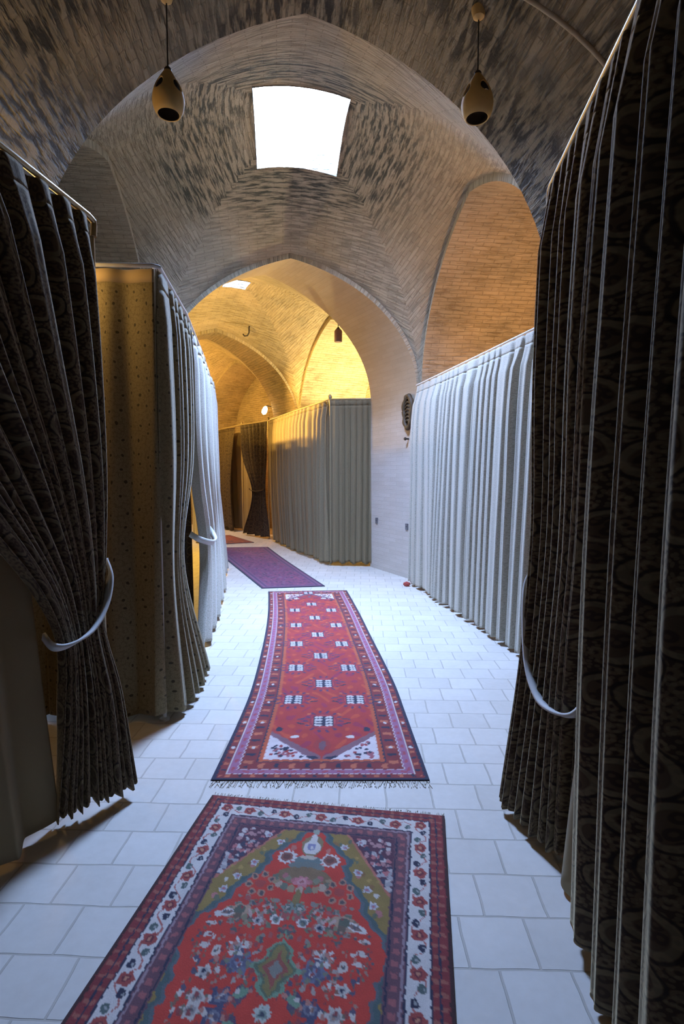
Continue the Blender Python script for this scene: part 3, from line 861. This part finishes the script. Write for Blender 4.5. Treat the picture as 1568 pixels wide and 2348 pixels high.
    # central bed of small blossoms
    for k in range(75):
        y = r.uniform(.57, .74); x = r.uniform(0, .2)
        c = [(.1, .1, .09), (.22, .2, .12), (.34, .09, .08), (.24, .2, .17), (.14, .15, .1)][k % 5]
        rr = r.uniform(.006, .012)
        pair(lambda xx, yy, s: cv.ell(xx, yy, rr, rr, c), x, y)
    pair(lambda x, y, s: cv.rosette(x, y, .024, CREAM, (.2, .22, .2), (.08, .1, .1), 6), .045, .655)
    pair(lambda x, y, s: cv.rosette(x, y, .02, (.42, .36, .34), (.2, .2, .2), NAVY, 6), .105, .67)
    pair(lambda x, y, s: cv.rosette(x, y, .024, (.2, .24, .2), (.1, .12, .1), (.4, .36, .3), 6), .02, .60)
    def palm(x, y, s):
        cv.ell(x, y, .05, .028, (.38, .25, .17), .35 * s); cv.ell(x + .035 * s, y + .012, .036, .015, CREAM, .35 * s); cv.ell(x + .03 * s, y + .01, .022, .008, (.2, .12, .1), .35 * s)
        cv.ell(x - .01 * s, y - .006, .02, .02, (.1, .11, .08)); cv.ell(x - .012 * s, y + .02, .014, .014, (.14, .1, .07))
        for k in range(4): cv.ell(x - (.05 + .022 * k) * s, y - .012 * k + .004, .006, .021, (.42, .3, .26), .5 * s)
    pair(palm, .19, .64)
    for y in (.70, .745, .785): pair(lambda x, yy, s: cv.ell(x, yy, .02, .0095, (.5, .45, .4), .1 * s), .255 - (y - .7) * .12, y)
    pair(lambda x, y, s: cv.rosette(x, y, .034, CREAM, (.3, .3, .32), (.12, .12, .14), 7, .35, .3), .14, .775)
    pair(lambda x, y, s: cv.rosette(x, y, .046, (.13, .14, .2), (.1, .1, .15), (.2, .2, .26), 6), .115, .83)
    pair(leafspray, .12, .83)
    pair(lambda x, y, s: cv.ell(x, y, .015, .022, (.5, .44, .38)), .2, .80)
    pair(lambda x, y, s: cv.rosette(x, y, .026, (.5, .46, .4), (.36, .33, .3), NAVY, 5), .21, .875)
    pair(lambda x, y, s: cv.rosette(x, y, .036, (.07, .07, .12), (.16, .16, .2), (.4, .36, .34), 5), .13, .945)
    pair(lambda x, y, s: cv.ell(x, y, .02, .03, (.09, .06, .1)), .08, .93)
    pair(lambda x, y, s: cv.rosette(x, y, .03, (.48, .43, .38), (.3, .26, .24), (.12, .1, .1), 6), .2, .955)
    # central green lozenge with anchor tails
    for sg, yc in ((1, .835), (-1, LN - .835)):
        for wd, hh, c in ((.074, .125, GREEN), (.06, .105, (.1, .13, .08)), (.05, .09, (.2, .16, .06)), (.036, .06, (.26, .08, .06)), (.02, .035, (.2, .2, .17))):
            cv.put((np.abs(a) / wd + np.abs(b - yc - .0) / hh < 1 + .12 * np.cos((b - yc) * 90)), c)
        for s in (-1, 1): cv.ell(s * .075, yc + .09 * sg, .03, .013, GREEN, .6 * s * sg)
        cv.rosette(0, yc + .135 * sg, .026, (.42, .44, .38), (.2, .24, .2), (.05, .06, .08), 6)
    for k in range(170):
        y = r.uniform(.56, .97); x = r.uniform(.02, .29)
        c = [(.26, .05, .05), (.2, .1, .07), (.09, .09, .1), (.33, .2, .15), (.15, .15, .11)][k % 5]
        if x < np.interp(y, kb, kw) - .03: pair(lambda xx, yy, s: cv.ell(xx, yy, .0045, .006, c), x, y)
    for k in range(46):
        y = r.uniform(.74, .97); x = r.uniform(.05, .26)
        c = [(.5, .45, .4), (.09, .08, .12), (.25, .06, .06), (.4, .18, .14)][k % 4]
        pair(lambda xx, yy, s: cv.ell(xx, yy, .007, .009, c), x, y)
    c0 = np.array([-.0775, 2.3945]); ax = np.array([.989, -.148]); ay = np.array([-.148, -.989])
    pos = np.zeros(A.shape + (3,))
    pos[..., :2] = c0 + A[..., None] * ax + Bm[..., None] * ay
    pos[..., 2] = .0105 + .001 * np.sin(A * 9) * np.sin(Bm * 7)
    th = rug_mesh('oriental_rug', cv, pos, M['weave'], 'nearest rug, red lobed field with olive corners and a cream flowered border')
    fringe(th, (*(c0 - ax * HW),), (*(c0 + ax * HW),), -ay, 150, .03, 4)
near_rug()

def catmull(pts, n):
    pts = np.array(pts, float); out = []
    for u in np.linspace(0, len(pts) - 1, n):
        i = min(int(u), len(pts) - 2); f = u - i
        a, b_, c, d = pts[max(i - 1, 0)], pts[i], pts[i + 1], pts[min(i + 2, len(pts) - 1)]
        out.append(.5 * (2 * b_ + (c - a) * f + (2 * a - 5 * b_ + 4 * c - d) * f ** 2 + (3 * b_ - a - 3 * c + d) * f ** 3))
    return np.array(out)

def strip_pos(left, right, na, nb):
    """left / right edge polylines near to far, even spacing by distance along the centre"""
    L, R = catmull(left, 400), catmull(right, 400)
    mid = (L + R) / 2
    s = np.concatenate([[0], np.cumsum(np.linalg.norm(np.diff(mid, axis=0), axis=1))]); q = np.linspace(0, s[-1], nb)
    Li = np.stack([np.interp(q, s, L[:, k]) for k in (0, 1)], 1); Ri = np.stack([np.interp(q, s, R[:, k]) for k in (0, 1)], 1)
    t = np.linspace(0, 1, na)
    pos = np.zeros((nb, na, 3)); pos[..., :2] = Li[:, None] * (1 - t)[None, :, None] + Ri[:, None] * t[None, :, None]
    return pos, s[-1]

# --- middle runner
def runner():
    na, nb = 170, 640
    pos, LN = strip_pos([(-.639, 2.599), (-.622, 3.344), (-.636, 3.925), (-.71, 5.0), (-.80, 5.9), (-.931, 6.91)],
                        [(.427, 2.599), (.396, 3.344), (.367, 3.925), (.265, 5.0), (.18, 5.9), (.061, 6.98)], na, nb)
    HW = .525
    A, Bm = np.meshgrid(np.linspace(-HW, HW, na), np.linspace(0, LN, nb))
    r = np.random.default_rng(8)
    cv = Canvas(A + .002 * np.sin(Bm * 160), Bm + .003 * np.sin(A * 120 + Bm * 9), BRED)
    a, b = cv.a, cv.b
    be = np.minimum(b, LN - b)
    e = np.minimum(HW - np.abs(a), be * 1.15)
    zig = np.where(HW - np.abs(a) < be * 1.15, b, a)
    cv.put(e < .02, NAVY)
    cv.put((e > .06) & (e < .066), CREAM); cv.put((e >= .066) & (e < .106), MAUVE); cv.put((e >= .106) & (e < .112), (.5, .44, .44))
    cv.put((e > .078) & (e < .094) & (np.sin(zig * 80) > .3), (.36, .07, .09))
    for lo, hi, fq, ph in ((.028, .054, 52, 0), (.125, .175, 40, 1.2)):
        cv.put((e > lo) & (e < hi) & (np.sin(zig * fq + ph) > .82), (.45, .13, .07))
        cv.put((e > lo) & (e < hi) & (np.sin(zig * fq + ph + PI) > .9), NAVY)
    for y in np.arange(.32, LN - .1, .3):
        for sg in (-1, 1):
            for x in (HW - .04, HW - .15): cv.ell(sg * x, y, .011, .014, CREAM)
    cv.put((e > .19) & (e < .198), NAVY)
    cv.put((e >= .198) & (e < .222), ORANGE)
    fld = e > .222
    cv.put(fld, (.36, .04, .035))
    nzv = np.sin(A * 31 + np.sin(Bm * 12) * 2) * np.sin(Bm * 27 + np.sin(A * 23) * 2)
    cv.put(fld & (nzv > .62), (.28, .03, .06)); cv.put(fld & (nzv < -.72), (.46, .07, .035))
    # guls with four rows of paired white leaves
    def gul(x, y):
        for th in np.linspace(0, 2 * PI, 15)[:-1]:
            cv.ell(x + .108 * math.cos(th), y + .13 * math.sin(th), .019, .010, (.1, .04, .09), th)
        m_ = (((a - x) / .088) ** 2 + ((b - y) / .105) ** 2 < 1)
        cv.put(m_, (.26, .03, .05)); cv.put((((a - x) / .075) ** 2 + ((b - y) / .092) ** 2 < 1), (.4, .06, .06))
        cv.put((np.abs(a - x) < .062) & (np.abs(b - y) < .066), NAVY)
        for sx in (-1, 1):
            for k in range(4):
                yy = y - .052 + .035 * k
                for d in (-1, 1): cv.ell(x + sx * .033 + d * .011, yy, .0125, .0145, CREAM, .5 * d)
        for sx in (-1, 1):
            cv.ell(x + sx * .14, y - .03, .03, .008, NAVY, .4 * sx); cv.ell(x + sx * .14, y + .03, .03, .008, (.08, .05, .1), -.4 * sx)
            cv.ell(x + sx * .095, y + .1, .012, .012, (.5, .12, .05))
    for y in np.arange(.64, LN - .1, .6): gul(0, y)
    for y in np.arange(.96, LN - .15, .6):
        for s in (-1, 1): gul(s * .212, y)
    # corner pieces
    for y0, sg in ((.193, 1), (LN - .193, -1)):
        for s in (-1, 1):
            x0 = s * .303
            cv.poly([(x0, y0 + sg * .32), (x0, y0), (s * .005, y0), (s * .005, y0 + sg * .03)], (.2, .1, .12))
            cv.poly([(x0, y0 + sg * .27), (x0, y0), (s * .05, y0)], (.6, .53, .53))
            for k in range(60):
                u, v = r.uniform(.03, .22), r.uniform(.02, .22)
                if u / .25 + v / .27 < .92: cv.ell(x0 - s * u, y0 + sg * v, .0105, .012, [(.3, .04, .04), NAVY, (.32, .1, .12)][k % 3])
            cv.ell(s * .05, y0 + sg * .02, .035, .014, NAVY, .3 * s); cv.ell(s * .16, y0 + sg * .25, .025, .018, CREAM)
            cv.ell(s * .26, y0 + sg * .34, .02, .03, NAVY)
        cv.ell(0, y0 + sg * .15, .05, .07, (.3, .04, .04)); cv.ell(0, y0 + sg * .15, .02, .05, (.16, .08, .1))
    pos[..., 2] = .0105
    th = rug_mesh('runner_rug', cv, pos, M['weave'], 'long red runner with paired white leaf motifs in the middle of the floor')
    fringe(th, pos[0, 0, :2], pos[0, -1, :2], np.array([0, -1.]), 150, .05, 5)
    fringe(th, pos[-1, 0, :2], pos[-1, -1, :2], np.array([-.15, 1.]), 120, .035, 6)
runner()

def far_rug(left, right, label, pal, seed, na=90, nb=330):
    pos, LN = strip_pos(left, right, na, nb); HW = .42
    A, Bm = np.meshgrid(np.linspace(-HW, HW, na), np.linspace(0, LN, nb))
    cv = Canvas(A, Bm, pal[0]); a, b = cv.a, cv.b; r = np.random.default_rng(seed)
    e = np.minimum(HW - np.abs(a), np.minimum(b, LN - b))
    cv.put(e < .02, NAVY); cv.put((e > .045) & (e < .06), pal[3]); cv.put((e > .06) & (e < .1), pal[1]); cv.put((e > .1) & (e < .112), pal[3])
    for k in range(900):
        x, y = r.uniform(-.3, .3), r.uniform(.12, LN - .12); cv.ell(x, y, r.uniform(.008, .022), r.uniform(.01, .03), [pal[1], pal[2], pal[3], NAVY, pal[2]][k % 5])
    pos[..., 2] = .0105
    return rug_mesh('runner_rug', cv, pos, M['weave'], label)
far_rug([(-1.044, 7.119), (-1.985, 9.467), (-2.62, 11.05)], [(-.226, 7.258), (-1.0, 9.55), (-1.5, 11.15)], 'dark purple runner beyond the red one, turning into the far passage',
        [(.17, .05, .11), (.1, .04, .1), (.26, .07, .12), (.2, .11, .17)], 2)
far_rug([(-2.75, 11.5), (-3.7, 13.2)], [(-1.9, 11.9), (-2.7, 13.3)], 'small dark red rug at the far end below the hourglass curtain',
        [(.3, .06, .03), (.2, .05, .03), (.36, .12, .05), (.25, .1, .06)], 3, 60, 120)

# ---------------------------------------------------------------- pendant lamps
def barrel_z(x, y):
    d = np.array([x, y]) - B1.C; p = d @ B1.P
    return ZS + (B1.za['f'] - DR - ZS) * float(hprof(p / (B1.hp - IN)))

def pendant(x, y, z0, turn, label, H=.25, R=.086):
    th = thing('pendant_lamp', label, 'lamp', (x, y, z0), 'pierced clay pendant lamps')
    prof = [(.72, 0), (.86, .07), (.97, .19), (1.0, .32), (.93, .46), (.78, .6), (.56, .74), (.33, .87), (.18, .95), (.1, 1.0)]
    pr = catmull(prof, 90); seg = 160
    V, F = [], []
    for rr, zz in pr:
        for k in range(seg):
            an = 2 * PI * k / seg + turn
            V.append((rr * R * math.cos(an), rr * R * math.sin(an), zz * H))
    def hole(an, zz):
        for k in range(4):
            d = (an - k * PI / 2 + PI) % (2 * PI) - PI
            if (d / .40) ** 2 + ((zz - .55) / .14) ** 2 < 1: return True
        return False
    for i in range(len(pr) - 1):
        for k in range(seg):
            if hole(2 * PI * (k + .5) / seg, (pr[i][1] + pr[i + 1][1]) / 2): continue
            F.append((i * seg + k, i * seg + (k + 1) % seg, (i + 1) * seg + (k + 1) % seg, (i + 1) * seg + k))
    o = link_mesh('shade', V, F, M['clay'], th)
    o.data.materials.append(M['shade_clay'])
    sd = o.modifiers.new('wall', 'SOLIDIFY'); sd.thickness = .006; sd.offset = -1; sd.material_offset = 1; sd.material_offset_rim = 0
    bm = bmesh.new(); lathe(bm, [(.004, .07), (.022, .075), (.034, .1), (.036, .12), (.026, .15), (.015, .17), (.015, .2), (.004, .2)], 20); from_bm('bulb', bm, M['bulbglass'], th)
    bm = bmesh.new(); lathe(bm, [(.018, .19), (.02, .2), (.02, H - .01), (.012, H)], 16); from_bm('socket', bm, M['cord'], th)
    zt = barrel_z(x, y)
    bm = bmesh.new(); tube(bm, [(0, 0, H - .02), (0, 0, zt - z0 + .01)], .004, 8); from_bm('cord', bm, M['cord'], th)
    bm = bmesh.new(); lathe(bm, [(.005, -.05), (.03, -.035), (.04, 0), (.04, .012)], 18, Matrix.Translation((0, 0, zt - z0))); from_bm('ceiling_rose', bm, M['clay'], th)
pendant(-.955, 3.2, 3.47, 1.08, 'pierced clay pendant lamp hanging left of the skylight')
pendant(.745, 3.2, 3.45, .38, 'pierced clay pendant lamp hanging right of the skylight')

# plaster seam crossing the near barrel vault
seam = []
for k in range(25):
    p = -.3 + 2.0 * k / 24; q = -2.2 - .42 * (p + .3)
    seam.append(B1.w(p, q, ZS + (B1.za['f'] - DR - ZS) * float(hprof(p / (B1.hp - IN))) + .004))
bm = bmesh.new(); tube(bm, seam, .014, 10)
struct(from_bm('trim_seam', bm, plain('pale mortar seam', (.40, .36, .27), .9)))

# small brown lantern under the far edge of the thick arch
th = thing('hanging_lantern', 'small brown cylinder lantern hanging from the arch edge above the far right booth', 'lantern', (-.06, 8.98, 3.58))
bm = bmesh.new(); lathe(bm, [(.055, 0), (.062, .01), (.062, .17), (.05, .19)], 20); from_bm('body', bm, M['lantern'], th)
bm = bmesh.new(); lathe(bm, [(.05, .19), (.03, .21), (.006, .24), (.006, .6)], 14); from_bm('hanger', bm, M['iron'], th)

# lit wall lamp in the far passage
th = thing('wall_lamp', 'small lit lamp glowing above the far curtain rail', 'lamp', (-1.83, 13.0, 2.86))
bm = bmesh.new(); lathe(bm, [(.01, 0), (.05, .03), (.062, .09), (.05, .16), (.02, .2)], 20, Matrix.Rotation(math.radians(20), 4, 'Y')); from_bm('bulb', bm, M['lit_bulb'], th)
bm = bmesh.new(); tube(bm, [(.06, 0, .19), (.1, .0, .2), (.24, .06, .18)], .012); from_bm('arm', bm, M['iron'], th)

# ornament, peg and sockets on the pale pier
pA = np.array(B1.side('b', 0, IN, DR)[-1]); pB = np.array(B2.side('f', 0, IN, DR)[-1])
pd = (pB - pA); plen = np.linalg.norm(pd); pd /= plen; pn = np.array([-pd[1], pd[0], 0.0])
if pn[0] > 0: pn = -pn
def on_pier(s, z, off=0.0): return pA + pd * s + pn * off + np.array([0, 0, z])
def pier_matrix(s, z, off=0.0):
    R = Matrix((( pd[0], pn[0], 0), (pd[1], pn[1], 0), (0, 0, 1))).to_4x4()   # local x along wall, y out of wall, z up
    return Matrix.Translation(Vector(on_pier(s, z, off))) @ R
th = thing('wall_ornament', 'dark brown oval wreath-like ornament hanging on the pale pier', 'ornament', tuple(on_pier(.17, 2.05)))
Mi = Matrix.Translation(-Vector(th.location)) @ pier_matrix(.17, 2.36, .035)
bm = bmesh.new()
ring = [Mi @ Vector((.10 * math.cos(t) * (1 + .12 * math.sin(5 * t)), 0, .22 * math.sin(t) * (1 + .05 * math.sin(3 * t)))) for t in np.linspace(0, 2 * PI, 49)]
tube(bm, ring, [.026 + .012 * abs(math.sin(4.3 * t)) for t in np.linspace(0, 2 * PI, 49)], 10)
from_bm('ring', bm, M['wood'], th)
bm = bmesh.new()
for k in range(7):
    zz = -.15 + .05 * k; wv = .085 * math.sqrt(max(.05, 1 - (zz / .22) ** 2))
    tube(bm, [Mi @ Vector((-wv, .0, zz)), Mi @ Vector((0, .012, zz + .03)), Mi @ Vector((wv, 0, zz - .01))], .012, 8)
from_bm('lattice', bm, M['wood'], th)
bm = bmesh.new(); lathe(bm, [(.012, 0), (.012, .04), (.024, .05), (.02, .07)], 14, pier_matrix(.2, 1.98) @ Matrix.Rotation(-PI / 2, 4, 'X'))
tag(from_bm('wall_peg', bm, M['iron']), 'tiny dark peg on the pier just below the oval ornament', 'peg')
for s, z, lab in ((1.1, .76, 'small dark wall socket on the pier nearer the far booth curtain'), (.22, .74, 'small dark wall socket on the pier nearer the blue-grey curtain')):
    th = thing('wall_socket', lab, 'socket', tuple(on_pier(s, z)), 'sockets low on the pier')
    Mi = Matrix.Translation(-Vector(th.location)) @ pier_matrix(s, z)
    bm = bmesh.new(); box(bm, (-.035, -.002, -.045), (.035, .014, .045), Mi)
    bmesh.ops.bevel(bm, geom=list(bm.edges), offset=.004, segments=2, affect='EDGES'); from_bm('plate', bm, M['plate'], th)
    bm = bmesh.new()
    for dx in (-.012, .012): lathe(bm, [(.005, 0), (.005, .004)], 10, Mi @ Matrix.Translation((dx, .013, 0)) @ Matrix.Rotation(-PI / 2, 4, 'X'))
    from_bm('pin_hole', bm, M['cord'], th)

# small red bundle where the pale curtain meets the pier
bm = bmesh.new(); bmesh.ops.create_icosphere(bm, subdivisions=3, radius=1)
for v in bm.verts:
    n = .12 * math.sin(v.co.x * 7 + v.co.y * 5) + .1 * math.sin(v.co.z * 9 + v.co.x * 4)
    v.co = Vector((.045 * v.co.x * (1 + n), .035 * v.co.y * (1 + n), .03 + .03 * max(v.co.z, -1) * (1 + n * .5)))
o = from_bm('cloth_bundle', bm, M['red']); o.location = (.86, 7.28, 0)
tag(o, 'small dull red bundle on the floor at the far foot of the blue-grey curtain', 'bundle')

# iron hook and pipe hole on the second bay's vault
def on_vault(b, p, q, drop=0): return Vector(b.w(p, q, float(b.z(np.array(p), np.array(q))) - drop))
h0 = on_vault(B2, .55, 1.25)
bm = bmesh.new(); tube(bm, [h0 + Vector(v) for v in ((0, 0, .03), (0, -.05, -.02), (.0, -.06, -.12), (-.03, -.06, -.18), (-.09, -.06, -.19), (-.12, -.06, -.15))], .014, 10)
tag(from_bm('iron_hook', bm, M['iron']), 'dark iron hook sticking out of the yellow-lit far vault', 'hook')
h1 = on_vault(B2, -.75, .85)
bm = bmesh.new(); lathe(bm, [(.045, -.05), (.05, -.05), (.05, .06), (.035, .06), (.035, -.03)], 18, Matrix.Translation(h1), cap=False)
tag(from_bm('vent_pipe', bm, M['iron']), 'short dark pipe end poking from the far vault left of the hook', 'pipe')

# ---------------------------------------------------------------- light
W = bpy.data.worlds.new('sky'); SC.world = W; W.use_nodes = True
bg = W.node_tree.nodes['Background']; bg.inputs[0].default_value = (.385, .565, 1.0, 1); bg.inputs[1].default_value = 290

def portal(b, hole):
    p0, p1, q0, q1 = hole
    L = bpy.data.lights.new('sky_portal', 'AREA'); L.shape = 'RECTANGLE'; L.size = p1 - p0; L.size_y = q1 - q0
    L.cycles.is_portal = True
    o = bpy.data.objects.new('sky_portal', L); COL.objects.link(o)
    o.location = b.w((p0 + p1) / 2, (q0 + q1) / 2, ROOF1 - .01)
    o.rotation_euler = (0, 0, math.atan2(b.P[1], b.P[0]))
for b, h in ((B1, HOLE1), (B2, HOLE2), (B3, HOLE3), (B0, HOLE0)): portal(b, h)

def lamp(x, y, z, w, c=(1, .60, .20), r=.05, up=None):
    """booth lamp or added fill light; with up = cone angle it only shines upward"""
    L = bpy.data.lights.new('lamp_or_fill', 'SPOT' if up else 'POINT'); L.energy = w; L.color = c; L.shadow_soft_size = r
    o = bpy.data.objects.new('lamp_or_fill', L); COL.objects.link(o); o.location = (x, y, z)
    if up: L.spot_size = math.radians(up); L.spot_blend = .3; o.rotation_euler = (PI, 0, 0)
def light_wash(loc, to, w, c, cone):
    L = bpy.data.lights.new('booth_spot', 'SPOT'); L.energy = w; L.color = c; L.shadow_soft_size = .03; L.spot_size = math.radians(cone); L.spot_blend = .4
    o = bpy.data.objects.new('booth_spot', L); COL.objects.link(o); o.location = loc
    o.rotation_euler = (Vector(to) - Vector(loc)).to_track_quat('-Z', 'Y').to_euler()
light_wash((-3.3, 9.6, 2.98), (-.9, 10.65, 2.42), 1500, (1, .60, .14), 68)
lamp(-1.75, -1.2, 2.75, 80, (1, .78, .42), up=140)  # added warm fill behind the camera, no known lamp there
lamp(1.35, -1.2, 2.75, 80, (1, .78, .42), up=140)  # right-hand twin of the added fill
lamp(2.3, 6.2, 2.0, 150, (1, .56, .24), up=150)
lamp(-3.25, 9.5, 2.98, 260, (1, .64, .13), .03)
lamp(.75, 10.9, 2.3, 620, (1, .80, .36), up=150)
lamp(-4.2, 13.6, 3.0, 260, (1, .58, .12))
lamp(-1.7, 13.9, 2.2, 60, (1, .42, .10))
lamp(-1.72, 3.0, 2.62, 14, (1, .62, .22))
lamp(-1.68, 1.8, 1.5, 2.5, (1, .48, .18))
lamp(1.2, 1.75, 1.8, 5, (1, .48, .18))

# ---------------------------------------------------------------- camera and view
cam = bpy.data.cameras.new('camera'); cam.sensor_fit = 'VERTICAL'; cam.sensor_height = 36; cam.sensor_width = 24
cam.lens = 1270 / 2348 * 36; cam.clip_start = .03
co = bpy.data.objects.new('camera', cam); COL.objects.link(co)
co.location = (0, 0, 1.5); co.rotation_euler = (PI / 2 - math.atan(89 / 1270), 0, 0)
SC.camera = co
SC.view_settings.view_transform = 'Standard'; SC.view_settings.look = 'None'
SC.view_settings.exposure = 0.0; SC.view_settings.gamma = 1
try: SC.view_settings.use_curve_mapping = False
except Exception: pass
SC.cycles.max_bounces = 10; SC.cycles.diffuse_bounces = 6; SC.cycles.caustics_reflective = False; SC.cycles.caustics_refractive = False
SC.cycles.sample_clamp_indirect = 8
SC.cycles.use_denoising = True
